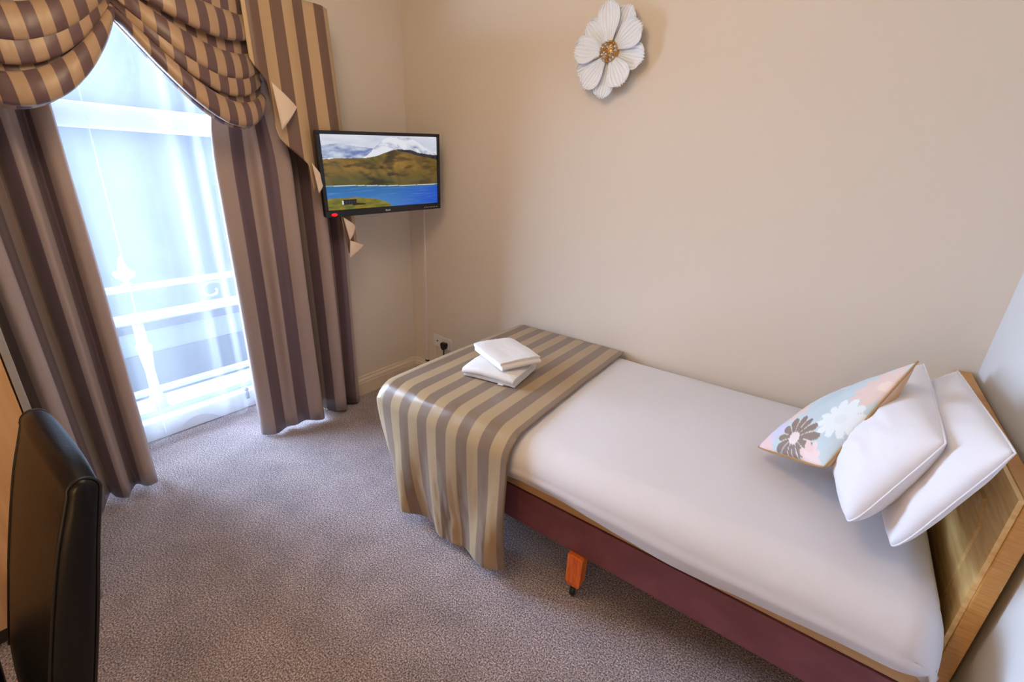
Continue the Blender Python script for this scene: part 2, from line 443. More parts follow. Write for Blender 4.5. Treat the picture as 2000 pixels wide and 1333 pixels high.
curtain('striped_curtain', [(a, b, 0) for a, b in LT], [(a, b, 0) for a, b in LB], 2.15, lambda u: .015+.015*sin(u*13)**2, 'taupe and brown striped full length curtain beside the beech wardrobe', .06)

# ------------------------------------------------------------------ swagged valance
val = thing('swag_valance', 'swagged brown and gold striped valance with a tail above the window', 'valance')
box('pelmet_board', (.001, -2.6, 2.13), (.17, -.615, 2.165), M['darkwood'], val)
def swag(mirror):
    N = 7.5
    yL, yR = -1.475, -.955
    def f(u, w):
        zl = lerp(2.165, 1.955, w**.9); zr = lerp(2.165, 1.70, w**.85)
        sag = lerp(.0, .195, w**.8)
        q = N*w**1.15; k = q % 1.0
        roll = sin(pi*k**1.3)**.55 if 0 < k < 1 else 0
        amp = (.35+.65*sin(pi*min(1, max(0, u)))**.6)
        y = lerp(yL, yR, u); z = lerp(zl, zr, u)-sag*4*u*(1-u)*(1+.25*(u-.5))
        body = .09*sin(pi*u)**.7*(.35+.65*w)
        x = .095+body+.086*roll*amp*(.85+.35*sin(int(q)*2.3))
        z += .040*sin(2*pi*k)*amp*.85
        # pleats bunch at both ends
        x += .010*sin(w*N*4*pi)*(1-ss(0, .16, u)) + .010*sin(w*N*4*pi)*ss(.86, 1, u)
        x += .006*fb(u*7, w*9, 3)
        if w > .985: x -= .03*(w-.985)/.015
        if mirror: y = -2.925-y
        return (x, y, z)
    def uvf(u, w):
        q = N*w**1.15; k = math.floor(q); fr = q-k
        off = (k+ss(.8, 1.0, fr))*.054+fr*.018
        return (u*.80+off+(.03 if mirror else 0), w)
    o = grid('swag', 120, 156, f, M['swag'], val, uvf)
    solid(o, .003)
    return o
swag(False); swag(True)
def tail():
    hemp = [(-1.03, 1.89), (-1.013, 1.858), (-.965, 1.80), (-.955, 1.63), (-.939, 1.582), (-.815, 1.468), (-.812, 1.345), (-.767, 1.354), (-.70, 1.28), (-.668, 1.209), (-.655, 1.02), (-.60, 1.04), (-.566, 1.06)]
    def hz(y):
        for (a, b), (c, d) in zip(hemp, hemp[1:]):
            if a <= y <= c: return lerp(b, d, (y-a)/(c-a))
        return hemp[0][1] if y < hemp[0][0] else hemp[-1][1]
    nu = 120
    def f(u, w):
        yb = lerp(-1.03, -.566, u); yt = lerp(-1.03, -.622, u)
        zb = hz(yb); z = lerp(2.165, zb, w)
        t = (2.165-z)/1.1
        y = lerp(yt, yb, t)
        x = .188+.010*sin(u*2*pi*2.6+.6)*(.4+t)+.012*ss(.0, .08, u)*1+.02*t-.016*ss(.9, 1, u)
        return (x, y, z)
    o = grid('tail', nu, 40, f, M['tail'], val, lambda u, w: (.012+u*.47, w))
    solid(o, .004)
    for tri in ([(-.966, 1.805), (-.862, 1.718), (-.945, 1.615)], [(-.82, 1.48), (-.765, 1.40), (-.80, 1.335)],
                [(-.676, 1.215), (-.605, 1.165), (-.648, 1.09)], [(-.648, 1.09), (-.563, 1.058), (-.658, .995)]):
        (a, b), (c, d), (e, g) = tri
        def ff(u, w):
            # triangle: u from first edge to the tip
            y0, z0 = lerp(a, e, w), lerp(b, g, w)
            y, z = lerp(y0, c, u), lerp(z0, d, u)
            return (.226+.02*(2.165-z)/1.1+.018*sin(pi*u)*(.5), y, z)
        q = grid('tail_lining', 10, 10, ff, M['lining'], val); solid(q, .004)
        q['label'] = 'cream lining turned out at the hem'
tail()

# ------------------------------------------------------------------ television
TVW, TVH = .70, .413
tvp = Vector((.326, -.445, 1.438)); yw, pt, rl = -.208, -.073, .049
n_ = Vector((cos(yw), sin(yw), 0)); r_ = Vector((-sin(yw), cos(yw), 0)); u_ = Vector((0, 0, 1))
n2 = n_*cos(pt)+u_*sin(pt); u2 = u_*cos(pt)-n_*sin(pt)
r2 = r_*cos(rl)+u2*sin(rl); u3 = u2*cos(rl)-r_*sin(rl)
tv = thing('television', 'black flat television showing a mountain lake, mounted in the corner by the curtain', 'television')
tv.matrix_world = Matrix(((r2.x, u3.x, n2.x, tvp.x), (r2.y, u3.y, n2.y, tvp.y), (r2.z, u3.z, n2.z, tvp.z), (0, 0, 0, 1)))
w2, h2 = TVW/2, TVH/2
mb = MB().box((-w2, -h2, -.035), (w2, h2, -.012)).box((-w2*.8, -h2*.8, -.06), (w2*.8, h2*.75, -.035))
bevel(mb.build('body', M['tvblack'], tv), .004)
bx, bt, bb = .019, .016, .034
mb = MB()
for a, b in (((-w2, h2-bt, -.012), (w2, h2, 0)), ((-w2, -h2, -.012), (w2, -h2+bb, 0)), ((-w2, -h2+bb, -.012), (-w2+bx, h2-bt, 0)), ((w2-bx*.8, -h2+bb, -.012), (w2, h2-bt, 0))): mb.box(a, b)
bevel(mb.build('bezel', M['tvblack'], tv), .002)
def landscape(u, v):
    """picture on the screen; v = 0 bottom, 1 top"""
    def c(*q): return lin(q)
    def mixc(a, b, t): t = max(0, min(1, t)); return tuple(lerp(i, j, t) for i, j in zip(a, b))
    shore = .315+.012*sin(u*5+1)+.006*fb(u*9, 1.3)-.018*u
    isl = .165*max(0, 1-((u-.14)/.40)**2)**.55 if u < .54 else -1
    if v < isl+.01*fb(u*20, 3.1):
        g = mixc(c(150, 128, 36), c(84, 96, 34), .5+1.6*fb(u*12, v*30))
        if .125 < u < .235 and .065 < v < .135: g = c(18, 20, 28) if (u*46) % 1 > .15 or v > .115 else c(60, 66, 80)
        if .118 < u < .128 and .07 < v < .125: g = c(225, 225, 225)
        if .2 < u < .31 and .05 < v < .085-.2*(u-.235): g = c(22, 22, 16)
        return g
    if v < shore:
        t = v/shore
        g = mixc(c(64, 128, 196), c(26, 104, 170), t); g = mixc(g, c(8, 84, 196), ss(.45, 1, u))
        g = mixc(g, c(40, 108, 140), ss(.82, 1, t)*.6)
        return mixc(g, c(150, 180, 205), max(0, fb(u*6, v*60)*.8-.08))
    if v < shore+.012: return c(206, 202, 186)
    hill = lerp(.69, .70, min(1, u/.35)) if u < .35 else (lerp(.70, .815, ss(.35, .64, u)) if u < .64 else lerp(.815, .735, ss(.64, 1, u)))
    hill += .018*fb(u*14, 9)
    if v < hill:
        n = fb(u*10+v*6, v*5-u*3, 2, 5); st = sin((u*1.5+v*.75)*52+6*fb(u*5, v*5, 1))
        base = mixc(c(92, 80, 30), c(150, 112, 44), .5+1.6*n)
        base = mixc(base, c(78, 80, 42), ss(.60, .34, v)*.8)
        if u < .64: base = mixc(base, c(60, 56, 28), .35*(st > .3)*ss(.3, .5, u))
        base = mixc(base, c(196, 146, 58), .65*exp(-((u-.63)/.06)**2)*ss(.45, .75, v))
        base = mixc(base, c(36, 32, 22), max(0, min(.85, fb(u*7, v*12, 5)*3.2)))
        if u > .62:
            edge = .80-.34*(u-.62)+.02*fb(u*18, 3)
            if v > edge: return mixc(c(24, 24, 34), c(44, 46, 62), .5+2*fb(u*24, v*24))
            base = mixc(base, c(112, 84, 36), .25+1.2*max(0, fb(u*5, v*26, 6)))
        return base
    # snow mountain
    ridge = .70+.28*ss(.30, .56, u) if u < .56 else (.985 if u < .74 else .985-.95*(u-.74))
    ridge += .02*fb(u*16, 4)
    if v < ridge:
        n = fb(u*9-v*7, v*12+u*5, 7, 5)
        g = mixc(c(236, 238, 244), c(126, 142, 186), .05+2.2*max(0, n))
        if u > .62: g = mixc(g, c(52, 66, 112), max(0, min(.9, ss(.62, .8, u)*.5+1.6*fb(u*22+v*14, v*6, 4)))*ss(.99, .8, v+.35*(u-.62)))
        return g
    ml = .885-.20*abs(u-.12)+.012*fb(u*16, 6)
    if v < ml and u < .5: return mixc(c(104, 124, 178), c(206, 214, 230), .45+1.7*fb(u*10, v*16, 8)+.8*(v-.78))
    return mixc(c(228, 230, 238), c(196, 204, 224), .35+1.5*fb(u*4, v*9, 3))
sx0, sx1, sy0, sy1 = -w2+bx, w2-bx*.8, -h2+bb, h2-bt
grid('screen', 260, 150, lambda u, v: (lerp(sx0, sx1, u), lerp(sy0, sy1, v), -.010), M['screen'], tv, colf=landscape, smooth=False)
o = MB().lathe([(.001, 0), (.010, 0), (.011, .002), (.008, .004), (.001, .0045)], (0, 0, 0), 16).build('indicator', M['led'], tv, True)
o.location = (-w2+.045, -h2+.013, 0); o.scale = (1.5, .75, 1); o['label'] = 'red standby light'
def text(name, body, size, m, parent, loc):
    cu = bpy.data.curves.new(name, 'FONT'); cu.body = body; cu.size = size; cu.align_x = 'CENTER'; cu.align_y = 'CENTER'; cu.extrude = .0004
    t = bpy.data.objects.new(name+'_tmp', cu); COL.objects.link(t)
    bpy.context.view_layer.update()
    me = bpy.data.meshes.new_from_object(t.evaluated_get(bpy.context.evaluated_depsgraph_get())); me.name = name
    bpy.data.objects.remove(t)
    me.materials.clear(); me.materials.append(m)
    o = bpy.data.objects.new(name, me); COL.objects.link(o); o.parent = parent; o.location = loc
    return o
text('logo', 'Bush', .016, M['ink'], tv, (.0, -h2+.016, .0012))
mb = MB()
for i in range(7):
    x = .235+i*.014; mb.box((x, -h2+.012, 0), (x+.007, -h2+.015, .0008))
mb.build('button_print', M['ink'], tv)
# bracket to the wall and a loose lead
Mi = tv.matrix_world.inverted()
def tl(p): return Mi @ Vector(p)
hub = Vector((0, .0, -.06)); wallp = tl((.03, -.16, 1.45))
MB().box((-.06, -.06, -.072), (.06, .06, -.06)).build('bracket_plate', M['black'], tv)
MB().tube([(0, 0, -.07), tl((.17, -.30, 1.45)), wallp], .016, 8).build('bracket_arm', M['black'], tv, True)
pts = [crom([tuple(tl(p)) for p in ((.25, -.44, 1.30), (.21, -.50, 1.235), (.19, -.44, 1.20), (.15, -.32, 1.22), (.09, -.18, 1.27), (.10, -.06, 1.25), (.14, -.012, 1.22))], i/30) for i in range(31)]
MB().tube(pts, .0035, 6).build('cable', M['ink'], tv, True)

# trunking on the wall and the sockets
ct = thing('cable_trunking', 'slim cream plastic cable trunking running down the wall below the television', 'trunking', loc=(.144, 0, .136))
bevel(MB().box((-.011, -.014, 0), (.011, -.0005, 1.12)).build('cover', M['trunk'], ct), .002)
MB().box((-.013, -.016, -.001), (.013, -.0005, .010)).build('end_cap', M['black'], ct)
sp = thing('aerial_socket', 'small white blank wall plate left of the plug socket', 'socket', loc=(.257, 0, .325))
bevel(MB().box((-.043, -.010, -.043), (.043, -.0005, .043)).build('plate', M['white_plastic'], sp), .003)
MB().lathe([(.001, -.012), (.006, -.012), (.006, -.010)], (0, 0, .0), 12, 'y').build('outlet', M['steel'], sp)
bevel(MB().box((-.036, -.012, -.185), (-.012, -.0005, -.0435)).build('trunking', M['trunk'], sp), .002)
so = thing('plug_socket', 'white single wall socket beside the foot of the bed', 'socket', loc=(.346, 0, .318))
bevel(MB().box((-.043, -.010, -.043), (.043, -.0005, .043)).build('plate', M['white_plastic'], so), .003)
bevel(MB().box((.022, -.014, .008), (.034, -.010, .028)).build('switch', M['white_plastic'], so), .001)
pg = thing('mains_plug', 'black mains plug pushed into the white wall socket', 'plug', loc=(.334, -.0102, .312))
bevel(MB().prism([(-.022, .020), (.022, .020), (.026, .002), (.018, -.022), (.006, -.032), (-.006, -.032), (-.018, -.022), (-.026, .002)], 'y', -.030, 0).build('plug_body', M['black'], pg), .005, 3)
pts = [crom([(0, -.016, -.03), (0, -.018, -.06), (.002, -.02, -.12), (.02, -.03, -.20), (.03, -.06, -.29)], i/16) for i in range(17)]
MB().tube(pts, .0045, 8).build('plug_cable', M['black'], pg, True)

# ------------------------------------------------------------------ flower wall ornament
fl = thing('flower_ornament', 'white ribbed metal flower with a gold beaded centre hanging on the wall', 'wall ornament', loc=(1.392, -.001, 1.99))
def petal(ang, r, wd, yoff, lift, sk=0):
    def f(u, v):
        a = (u-.5)*2
        wprof = 1.12*wd*(.26+.80*ss(0, .66, v))*sqrt(max(0, 1-(max(0, v-.76)/.275)**2.2))
        rr = lerp(.018, r, v)*(1-.06*a*a*v)+.004*v*sin(a*16)*ss(.8, 1, v)
        t = a*wprof
        y = -(yoff+lift*v*v-.010*v*(1-abs(a))*sin(pi*v)+.0055*(abs(sin(a*3.5*pi))-.5)*ss(.05, .3, v)+.010*(a*a)*v*.4)
        ca, sa = cos(ang), sin(ang)
        X, Z = rr, t
        return (X*ca-Z*sa, y, X*sa+Z*ca)
    o = grid('petal', 56, 16, f, M['petal'], fl); solid(o, .002)
    # thin worn rim along the tip
    return o
for d, r, w in ((95, .187, .043), (31, .165, .046), (-58, .158, .046), (-128, .172, .042), (172, .168, .046)):
    petal(math.radians(d), r, w, .050, .012)
for d, r, w in ((64, .180, .042), (-12, .166, .044), (-96, .182, .042), (-155, .168, .044), (134, .166, .043)):
    petal(math.radians(d), r, w, .036, .010)
MB().lathe([(.0005, -.072), (.022, -.070), (.036, -.063), (.043, -.052), (.043, -.036)], (0, 0, 0), 28, 'y', False).build('flower_centre', M['gold'], fl, True)
for k, (rr, nn) in enumerate(((.0, 1), (.013, 6), (.025, 11), (.036, 16))):
    for i in range(nn):
        a = 2*pi*i/nn+k*.4
        d = MB().lathe([(.0005, -.007), (.0042, -.006), (.0062, -.002), (.0062, .002)], (0, 0, 0), 8, 'y', False).build('bead', M['chrome'] if (i+k) % 3 else M['gold'], fl, True)
        d.location = (rr*cos(a), -.0715+.0085*(rr/.036)**2.2, rr*sin(a))
MB().lathe([(.03, -.036), (.03, 0.0005)], (0, 0, 0), 16, 'y').build('mount', M['rust'], fl)

# ------------------------------------------------------------------ bed
bed = thing('bed', 'single bed with burgundy side rail, orange pine legs and oak headboard', 'bed', loc=(0, 0, 0))
BX0, BX1, BYF = .965, 2.862, -.972
bevel(MB().box((BX0, BYF, .20), (BX1, BYF+.028, .35)).build('side_rail', M['burgundy'], bed), .003)
bevel(MB().box((BX0, -.055, .20), (BX1, -.027, .35)).build('side_rail', M['burgundy'], bed), .003)
bevel(MB().box((BX0, BYF+.0285, .20), (BX0+.026, -.0555, .35)).build('end_rail', M['burgundy'], bed), .003)
bevel(MB().box((BX1-.026, BYF+.0285, .20), (BX1, -.0555, .35)).build('end_rail', M['burgundy'], bed), .003)
MB().box((BX0+.0265, BYF+.0285, .318), (BX1-.0265, -.0555, .342)).build('slat_base', M['oak'], bed)
def leg(x, y):
    w0, w1 = .030, .022
    mb = MB().add([(-w1, -w1*.8, .052), (w1, -w1*.8, .052), (w1, w1*.8, .052), (-w1, w1*.8, .052), (-w0, -w0*.8, .075), (w0, -w0*.8, .075), (w0, w0*.8, .075), (-w0, w0*.8, .075), (-w0, -w0*.8, .1995), (w0, -w0*.8, .1995), (w0, w0*.8, .1995), (-w0, w0*.8, .1995)],
                  [(3,2,1,0),(0,1,5,4),(1,2,6,5),(2,3,7,6),(3,0,4,7),(4,5,9,8),(5,6,10,9),(6,7,11,10),(7,4,8,11),(8,9,10,11)])
    o = mb.build('leg', M['orange'], bed); o.location = (x, y, 0); bevel(o, .003)
    c = MB().lathe([(.006, -.010), (.021, -.009), (.0235, -.006), (.0235, .006), (.021, .009), (.006, .010)], (0, 0, .024), 20, 'x').build('castor', M['black'], o, True)
    h = MB().box((-.014, -.012, .024), (-.011, .012, .052)).box((.011, -.012, .024), (.014, .012, .052)).box((-.014, -.012, .048), (.014, .012, .0525)).build('castor_fork', M['chrome'], o)
for x, y in ((1.924, -.966), (1.06, -.956), (1.928, -.045), (1.06, -.045), (2.79, -.956), (2.79, -.045)): leg(x, y)
# headboard: frame with a routed, raised panel
hx = 2.864
def hboard():
    y0, y1, z0, z1 = -.89, -.012, .16, .888
    bevel(MB().box((hx, y0, z0), (hx+.034, y1, z1)).build('headboard', M['oak_edge'], bed), .003)
    # front face veneer with a routed octagonal line
    def oct_(m_, c):
        a, b, d, e = y0+m_, y1-m_, z0+m_*.9, z1-m_*.9
        return [(a+c, d), (b-c, d), (b, d+c), (b, e-c), (b-c, e), (a+c, e), (a, e-c), (a, d+c)]
    def ring(A, B, xa, xb, name, m):
        v = [(xa, *p) for p in A]+[(xb, *p) for p in B]; k = len(A)
        return v, [(i, (i+1) % k, k+(i+1) % k, k+i) for i in range(k)]
    o0 = [(y0+.004, z0+.004), (y1-.004, z0+.004), (y1-.004, z1-.004), (y0+.004, z1-.004)]
    mb = MB(); ch = .05
    A = oct_(.10, ch); B = oct_(.112, ch); Cc = oct_(.122, ch)
    out = [(y0+.003+ch*.0, z0+.003), (y1-.003, z0+.003), (y1-.003, z0+.003), (y1-.003, z1-.003), (y1-.003, z1-.003), (y0+.003, z1-.003), (y0+.003, z1-.003), (y0+.003, z0+.003)]
    for P, Q, xa, xb in ((out, A, hx-.010, hx-.010), (A, B, hx-.010, hx-.002), (B, Cc, hx-.002, hx-.009)):
        v, f = ring(P, Q, xa, xb, '', None); mb.add(v, f)
    mb.add([(hx-.009, *p) for p in Cc], [tuple(range(8))])
    v, f = ring(out, out, hx-.010, hx-.0005, '', None); mb.add(v, f)
    mb.build('headboard_panel', M['oak'], bed)
hboard()

mt = tag(bevel(box('mattress', (1.0, -.980, .3505), (2.845, -.06, .50), M['mattress']), .03, 4), 'tan mattress edge showing between the white duvet and the burgundy rail', 'mattress')

# white duvet: rounded slab that hangs over the front and the foot
def duvet():
    x0, x1, y0, y1, zt = .934, 2.842, -1.048, -.014, .600
    prof = []   # (y, z) from the wall side over the top and down the front
    n = 90
    R = .095
    pts = [(y1, .46), (y1, .52), (y1-.015, .575), (y1-.05, zt-.006)]
    for i in range(1, 12): pts.append((lerp(y1-.05, y0+R, i/12), zt+.006*sin(pi*i/12)))
    for i in range(0, 9):
        a = pi/2*i/8; pts.append((y0+R-R*sin(a), zt-R+R*cos(a)))
    pts += [(y0-.002, .48), (y0+.012, .455), (y0+.030, .428), (y0+.048, .408)]
    P = [(a, b, 0) for a, b in pts]
    def f(u, w):
        q = crom(P, w); y, z = q.x, q.y
        # ends round down at foot and head
        x = lerp(x0, x1, u)
        de = min(x-x0, x1-x); e = .09
        if de < e:
            k = 1-de/e
            drop = (1-sqrt(max(0, 1-k*k)))*(.14 if x > 2 else .075)
            z -= drop*ss(-1.1, -.95, -abs(y+.5)*2) if False else drop*(1 if z > .5 else .35)
            y += (.05*k*k)*(1 if y < -.9 else 0)
        hang = ss(.80, 1, w)
        z += .010*hang*sin(u*13+2)*ss(.02, .2, u)+.014*hang*fb(u*4, 2.2)
        y += .010*hang*fb(u*5, w*3, 4)
        z += .006*fb(u*4, w*4, 1)*(1-hang)
        if w > .8 and u > .93: x -= .02*((u-.93)/.07)**2*ss(.8, 1, w)
        return (x, y, z)
    o = grid('duvet', 150, 100, f, M['linen'])
    # foot and head end closing flaps are folded under: extra rows
    solid(o, .006, 0)
    tag(o, 'plain white duvet spread over the single bed under the striped runner', 'duvet')
    return f
df = duvet()
# end drops of the duvet at the foot (hangs inside the throw)
# ------------------------------------------------------------------ striped runner
def runner():
    y1, y0, zt, R = -.018, -1.080, .620, .105
    pts = []
    for i in range(0, 14): pts.append((lerp(y1, y0+R, i/13), zt+.004*sin(pi*i/13)))
    for i in range(1, 9):
        a = pi/2*i/8; pts.append((y0+R-R*sin(a), zt-R+R*cos(a)))
    ztop = zt-R
    for i in range(1, 9): pts.append((y0-.012*sin(i/8*pi*.6)-.006*i/8, lerp(ztop, .05, i/8)))
    P = [(a, b, 0) for a, b in pts]
    s = [0]
    def f(u, w):
        q = crom(P, w); y, z = q.x, q.y
        h = ss(ztop+.04, .05, z) if z < ztop+.04 else 0
        h = max(0, min(1, (ztop+.04-z)/(ztop-.01)))
        xl = .962+.10*h**1.5; xr = lerp(1.640, 1.672, min(1, (y1-y)/1.0))+.015*h
        x = lerp(xl, xr, u)
        # hanging folds
        fo = sin(u*2*pi*2.7+1.8*h+.6+1.5*fb(u*3, h*2, 1))
        y += h*(.016*fo+.012*sin(u*9+h*4))*(.35+.65*h)
        if u < .12: y += h*.045*(1-u/.12)**2
        z += h*h*(.010*sin(u*8+.5)-.028*u+.016)
        # foot edge rolls down a little on top
        if u < .06 and h == 0: z -= .010*((.06-u)/.06)**2
        # gentle wrinkles on the top
        z += (1-h)*.004*fb(u*6, w*10, 2)
        y += h*(.016*fb(u*7, w*6, 5)+.007*fb(u*16, w*11, 8))
        if .46 < w < .7: z += .002*fb(u*9, w*14, 7)
        return (x, y, z)
    o = grid('bed_runner', 110, 110, f, M['throw'], uvf=lambda u, w: (u*.705+.04, w*1.6))
    solid(o, .004, 1)
    tag(o, 'gold and bronze striped satin runner draped over the foot of the bed', 'bed runner')
runner()

# ------------------------------------------------------------------ pillows and cushion
def pillow(name, A, B, C, D, th, m, flat_back=.55, pinch=.06, colf=None, n=44, exp_=2.2, wr=.006, seed=0, mats=None, rnd=.05):
    """A top far, B top near, C bottom near, D bottom far corners"""
    A, B, C, D = (Vector(q) for q in (A, B, C, D))
    ctr = (A+B+C+D)/4
    nrm = ((B-D).cross(A-C)).normalized()
    if nrm.x > 0: nrm = -nrm
    v = []; cols = []
    idx = {}
    def pos(a, b, side):
        # a across (A..B), b down (A..D); both -1..1
        ka = 1-pinch*(1-b*b)*1.0; kb = 1-pinch*(1-a*a)*1.0
        # edges bow inward between the corners
        aa = a*(1-pinch*(1-b*b)); bb = b*(1-pinch*(1-a*a))
        rr = 1-rnd*(a*a*b*b)**2*(1 if b > 0 else .3)
        aa *= rr; bb *= rr
        u, w = (aa+1)/2, (bb+1)/2
        p = A.lerp(B, u).lerp(D.lerp(C, u), w)
        h = ((1-abs(a)**exp_)*(1-abs(b)**exp_))
        h = max(0, h)**.55*th
        h *= 1+.16*fb(a*1.6+seed, b*1.6, seed)
        p = p+nrm*(h if side > 0 else -h*flat_back)
        p += nrm*wr*fb(a*4+seed, b*4, 2+seed)*(1 if side > 0 else 0)*((1-a*a)*(1-b*b))**.5
        return p
    for side in (1, -1):
        for j in range(n+1):
            for i in range(n+1):
                a = i/n*2-1; b = j/n*2-1
                if side < 0 and (i in (0, n) or j in (0, n)): idx[(side, i, j)] = idx[(1, i, j)]; continue
                idx[(side, i, j)] = len(v); v.append(pos(a, b, side))
                if colf: cols.append(colf((a+1)/2, (b+1)/2, side))
    f = []
    for side in (1, -1):
        for j in range(n):
            for i in range(n):
                q = (idx[(side, i, j)], idx[(side, i+1, j)], idx[(side, i+1, j+1)], idx[(side, i, j+1)])
                f.append(q if side > 0 else q[::-1])
    o = mesh(name, v, f, m, None, True, None, cols or None)
    import bmesh
    bm = bmesh.new(); bm.from_mesh(o.data); bmesh.ops.recalc_face_normals(bm, faces=bm.faces); bm.to_mesh(o.data); bm.free()
    # piping / seam along the edge
    rim = [pos(-1+2*i/n, -1, 1) for i in range(n+1)]+[pos(1, -1+2*i/n, 1) for i in range(1, n+1)]+[pos(1-2*i/n, 1, 1) for i in range(1, n+1)]+[pos(-1, 1-2*i/n, 1) for i in range(1, n+1)]
    return o, rim
o, rim = pillow('pillow', (2.838, -.14, .925), (2.806, -.94, 1.008), (2.690, -.955, .672), (2.70, -.17, .655), .085, M['pillow'], .65, .02, seed=1, wr=.018, rnd=.09)
tag(o, 'white pillow leaning on the oak headboard at the back', 'pillow', 'white pillows on the bed')
MB().tube(rim, .0022, 5).build('seam', M['pillow'], o, True)
o, rim = pillow('pillow', (2.735, -.24, .955), (2.725, -.86, .955), (2.600, -.945, .690), (2.575, -.33, .68), .10, M['pillow'], .75, .015, seed=4, wr=.014, rnd=.10)
tag(o, 'plump white pillow in front, propping up the floral cushion', 'pillow', 'white pillows on the bed')
MB().tube(rim, .0022, 5).build('seam', M['pillow'], o, True)

def floral(u, v, side):
    def c(*q): return lin(q)
    base = c(196, 216, 222)
    if side < 0: return c(206, 168, 128)
    t = fb(u*3, v*3, 4); base = tuple(lerp(a, b, max(0, min(1, .4+t))) for a, b in zip(c(186, 204, 212), c(200, 214, 218)))
    def flower(cx, cy, r, npet, col, heart=None, inner=.22, ph=0, veins=False, sy=1):
        nonlocal base
        dx, dy = u-cx, (v-cy)*sy; d = sqrt(dx*dx+dy*dy); a = atan2(dy, dx)+ph
        k = abs(cos(a*npet/2))
        rp = r*(.62+.38*k**.7)*(1+.10*sin(a*3+1))
        if d < rp and d > inner*r:
            if veins and k < .22: base = c(214, 208, 200); return
            base = tuple(lerp(i, j, .88) for i, j in zip(base, col))
        elif d <= inner*r and heart: base = heart
    flower(.20, .52, .21, 9, c(226, 202, 194), c(232, 212, 204))
    flower(.10, .78, .24, 8, c(210, 206, 234), c(224, 220, 236))
    flower(.97, .25, .21, 11, c(224, 198, 190), c(232, 212, 202))
    flower(.88, .60, .19, 12, c(228, 236, 240), c(220, 228, 232))
    flower(.45, .10, .18, 9, c(206, 214, 232), c(216, 218, 236))
    flower(.56, .86, .25, 13, c(126, 100, 82), c(228, 216, 212), .24, .3, True)
    flower(-.02, .22, .22, 12, c(116, 98, 86), c(216, 208, 204), .25, 0, True)
    flower(.16, .99, .14, 9, c(232, 200, 196), None, 0)
    flower(.80, .98, .14, 9, c(236, 208, 204), None, 0)
    return base
o, rim = pillow('floral_cushion', (2.515, -.33, .765), (2.668, -.59, 1.055), (2.535, -.80, .755), (2.352, -.61, .650), .052, M['floral'], 1.7, .05, floral, 100, 2.0, .004, 7, None, .06)
tag(o, 'pale blue floral cushion with brown flowers leaning against the white pillows', 'cushion')
MB().tube(rim, .003, 6).build('piping', mat('tan_piping', (170, 132, 84), .6), o, True)

# ------------------------------------------------------------------ towels
def towel(label, ctr, rz, wx, wy, layers, lt, seed):
    t = thing('towel', label, 'towel', 'folded white towels', loc=ctr); t.rotation_euler = (0, 0, rz)
    # continuous cloth strip folded back and forth: cross-section in (x, z), extruded along y
    path = []
    for k in range(layers):
        z = lt*(k+.5); d = 1 if k % 2 == 0 else -1
        ins = .006*random.random()
        xs = [-wx/2+ins+lt/2, wx/2-ins-lt/2]
        if d < 0: xs.reverse()
        for i in range(9): path.append((lerp(xs[0], xs[1], i/8), z))
        if k < layers-1:
            for i in range(1, 6):
                a = -pi/2+pi*i/6; path.append((xs[1]+d*lt/2*cos(a), z+lt/2+lt/2*sin(a)))
    n = len(path)-1
    def f(u, w):
        i = min(int(u*n), n-1); fr = u*n-i
        x = lerp(path[i][0], path[i+1][0], fr); z = lerp(path[i][1], path[i+1][1], fr)
        y = (w-.5)*wy
        z += (.016*fb(x*8+seed, y*8, seed)+.004*sin(y*14+seed))*(z/(lt*layers))
        y *= 1+.07*fb(x*6, z*34, seed)
        # soft corners
        z -= .010*max(0, (abs(w-.5)*2)**5)*(z/(lt*layers))
        return (x, y, z+.0015)
    o = grid('cloth', n, 30, f, M['towel'], t); solid(o, lt*.84, 0)
    b = o.modifiers.new('bev', 'BEVEL'); b.width = lt*.42; b.segments = 4; b.limit_method = 'ANGLE'; b.angle_limit = math.radians(60)
    return t
t = towel('folded white towel lying underneath on the striped runner', (1.312, -.660, .6255), math.radians(100), .235, .25, 3, .0175, 2)
MB().box((-.118, -.075, .003), (-.100, -.050, .006)).build('care_tag', M['white_plastic'], t)
towel('folded white towel laid crooked on top of the lower towel', (1.305, -.605, .686), math.radians(-24), .27, .20, 3, .0135, 5)

# ------------------------------------------------------------------ wardrobe
wd = thing('wardrobe', 'beech wardrobe with grey edge and round knob at the left of the window', 'wardrobe', loc=(.6, -2.026, 0))
# local: +y is the near side of the window, x back towards the wall
bevel(MB().box((-.44, -.90, .07), (-.02, -.018, 2.0)).build('carcass', M['beech'], wd), .002)
bevel(MB().box((-.44, -.0175, .0), (.0, 0, 2.0)).build('side_panel', M['grey_edge'], wd), .002)
MB().box((-.44, -.90, 0), (-.04, -.018, .069)).build('plinth', M['plinth'], wd)
for y0, ky in ((-.455, -.032), (-.90, -.87)):
    d = bevel(MB().box((-.0195, y0, .075), (-.001, y0+.434, 1.995)).build('door', M['beech'], wd), .002)
    k = MB().lathe([(.005, 0), (.005, .012), (.012, .018), (.014, .024), (.010, .030), (.001, .031)], (-.001, 0, 0), 16, 'x').build('knob', M['chrome'], d, True)
    k.location = (0, ky if y0 > -.6 else -.50, 1.0)

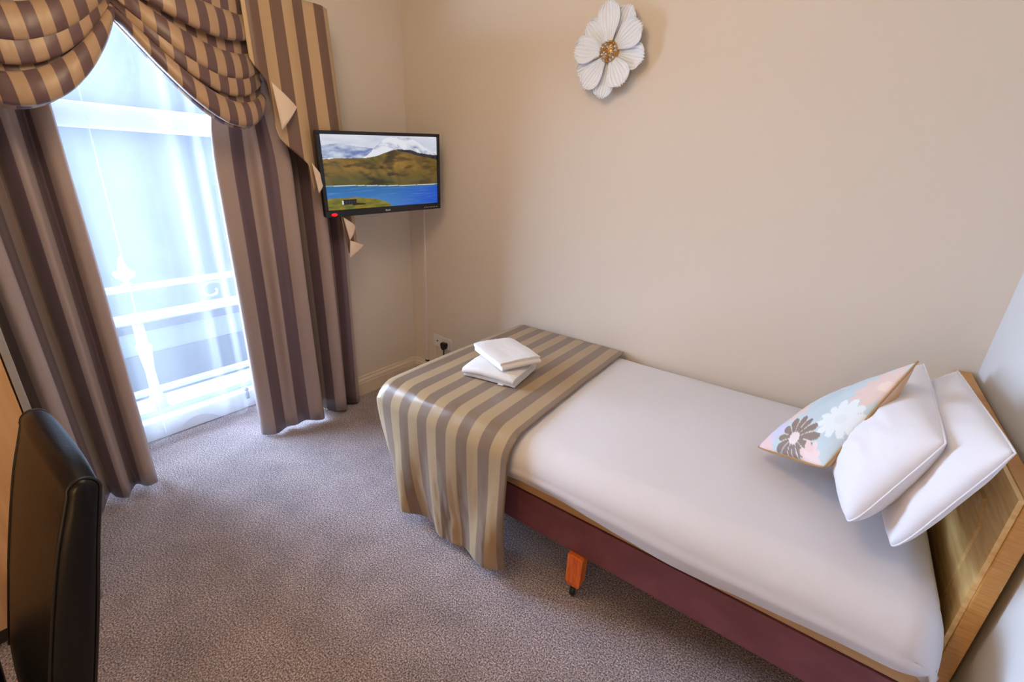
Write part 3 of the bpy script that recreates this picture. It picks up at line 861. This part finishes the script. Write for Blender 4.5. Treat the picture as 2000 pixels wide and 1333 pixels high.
# ------------------------------------------------------------------ dining chair
ch = thing('dining_chair', 'black leather high back dining chair at the lower left corner', 'chair', loc=(1.265, -2.3, 0))
CW = .37
def cback():
    # upholstered slab leaning back: side section in (y, z) swept across the width
    fy = lambda z: -2.080-.27*(.95-z)+2.3
    ry = lambda z: -2.035-.235*(.95-z)+2.3
    zt = .972; sec = []
    for i in range(15): z = lerp(.40, zt-.028, i/14); sec.append((fy(z)-.006*sin(pi*i/14), z))
    a0, a1 = sec[-1][0], ry(zt-.028); c_, r_ = (a0+a1)/2, (a1-a0)/2
    for i in range(1, 12): t = pi-pi*i/12; sec.append((c_+r_*cos(t), zt-.028+.028*sin(t)))
    for i in range(15): z = lerp(zt-.028, .40, i/14); sec.append((ry(z)+.004*sin(pi*i/14), z))
    m = len(sec); n = 28; v = []; f = []
    cy = sum(q[0] for q in sec)/m
    for i in range(n+1):
        a = i/n*2-1
        for (y, z) in sec:
            drop = .014*max(0, (abs(a)-.45)/.55)**2*ss(.8, zt, z)+.006*a*a*ss(.8, zt, z)
            v.append((a*CW/2, y-.006*(1-a*a)*(1 if y < (fy(z)+ry(z))/2 else -.6), z-drop))
    for i in range(n):
        for k in range(m):
            f.append((i*m+k, i*m+(k+1) % m, (i+1)*m+(k+1) % m, (i+1)*m+k))
    # puffed end panels
    for e, sgn in ((0, -1), (n, 1)):
        base = [Vector(v[e*m+k]) for k in range(m)]; prev = [e*m+k for k in range(m)]
        for st, (ins, out) in enumerate(((.22, .007), (.55, .011), (.98, .012))):
            cur = []
            for k in range(m):
                p = base[k]; z = p.z; mid = Vector((p.x, (fy(z)+ry(z))/2, min(z, zt-.03)))
                q = p.lerp(mid, ins); cur.append(len(v)); v.append((q.x+sgn*out, q.y, q.z))
            for k in range(m): f.append((prev[k], prev[(k+1) % m], cur[(k+1) % m], cur[k]))
            prev = cur
        f.append(tuple(prev))
    o = mesh('backrest', v, f, M['leather'], ch, True)
    import bmesh
    bm = bmesh.new(); bm.from_mesh(o.data); bmesh.ops.recalc_face_normals(bm, faces=bm.faces); bm.to_mesh(o.data); bm.free()
    for e, sgn in ((0, -1), (n, 1)):
        loop = [Vector(v[e*m+k])+Vector((sgn*.001, 0, 0)) for k in range(m)]
        MB().tube(loop, .0032, 6).build('piping', M['piping'], o, True)
    st = [Vector(v[n*m+k])+Vector((.0045, .0065, 0)) for k in range(15)]
    MB().tube(st, .0008, 5).build('stitching', M['stitch'], o, True)
cback()
sb = MB().box((-.205, -.40, .41), (.205, .055, .485)).build('seat', M['leather'], ch); bevel(sb, .025, 4)
for x in (-.17, .17):
    for y, yt in ((-.37, -.36), (-.04, .03)):
        MB().add([(x-.017, y-.017, 0), (x+.017, y-.017, 0), (x+.017, y+.017, 0), (x-.017, y+.017, 0), (x-.021, yt-.021, .415), (x+.021, yt-.021, .415), (x+.021, yt+.021, .415), (x-.021, yt+.021, .415)],
                 [(3,2,1,0),(4,5,6,7),(0,1,5,4),(1,2,6,5),(2,3,7,6),(3,0,4,7)]).build('leg', M['darkwood'], ch)
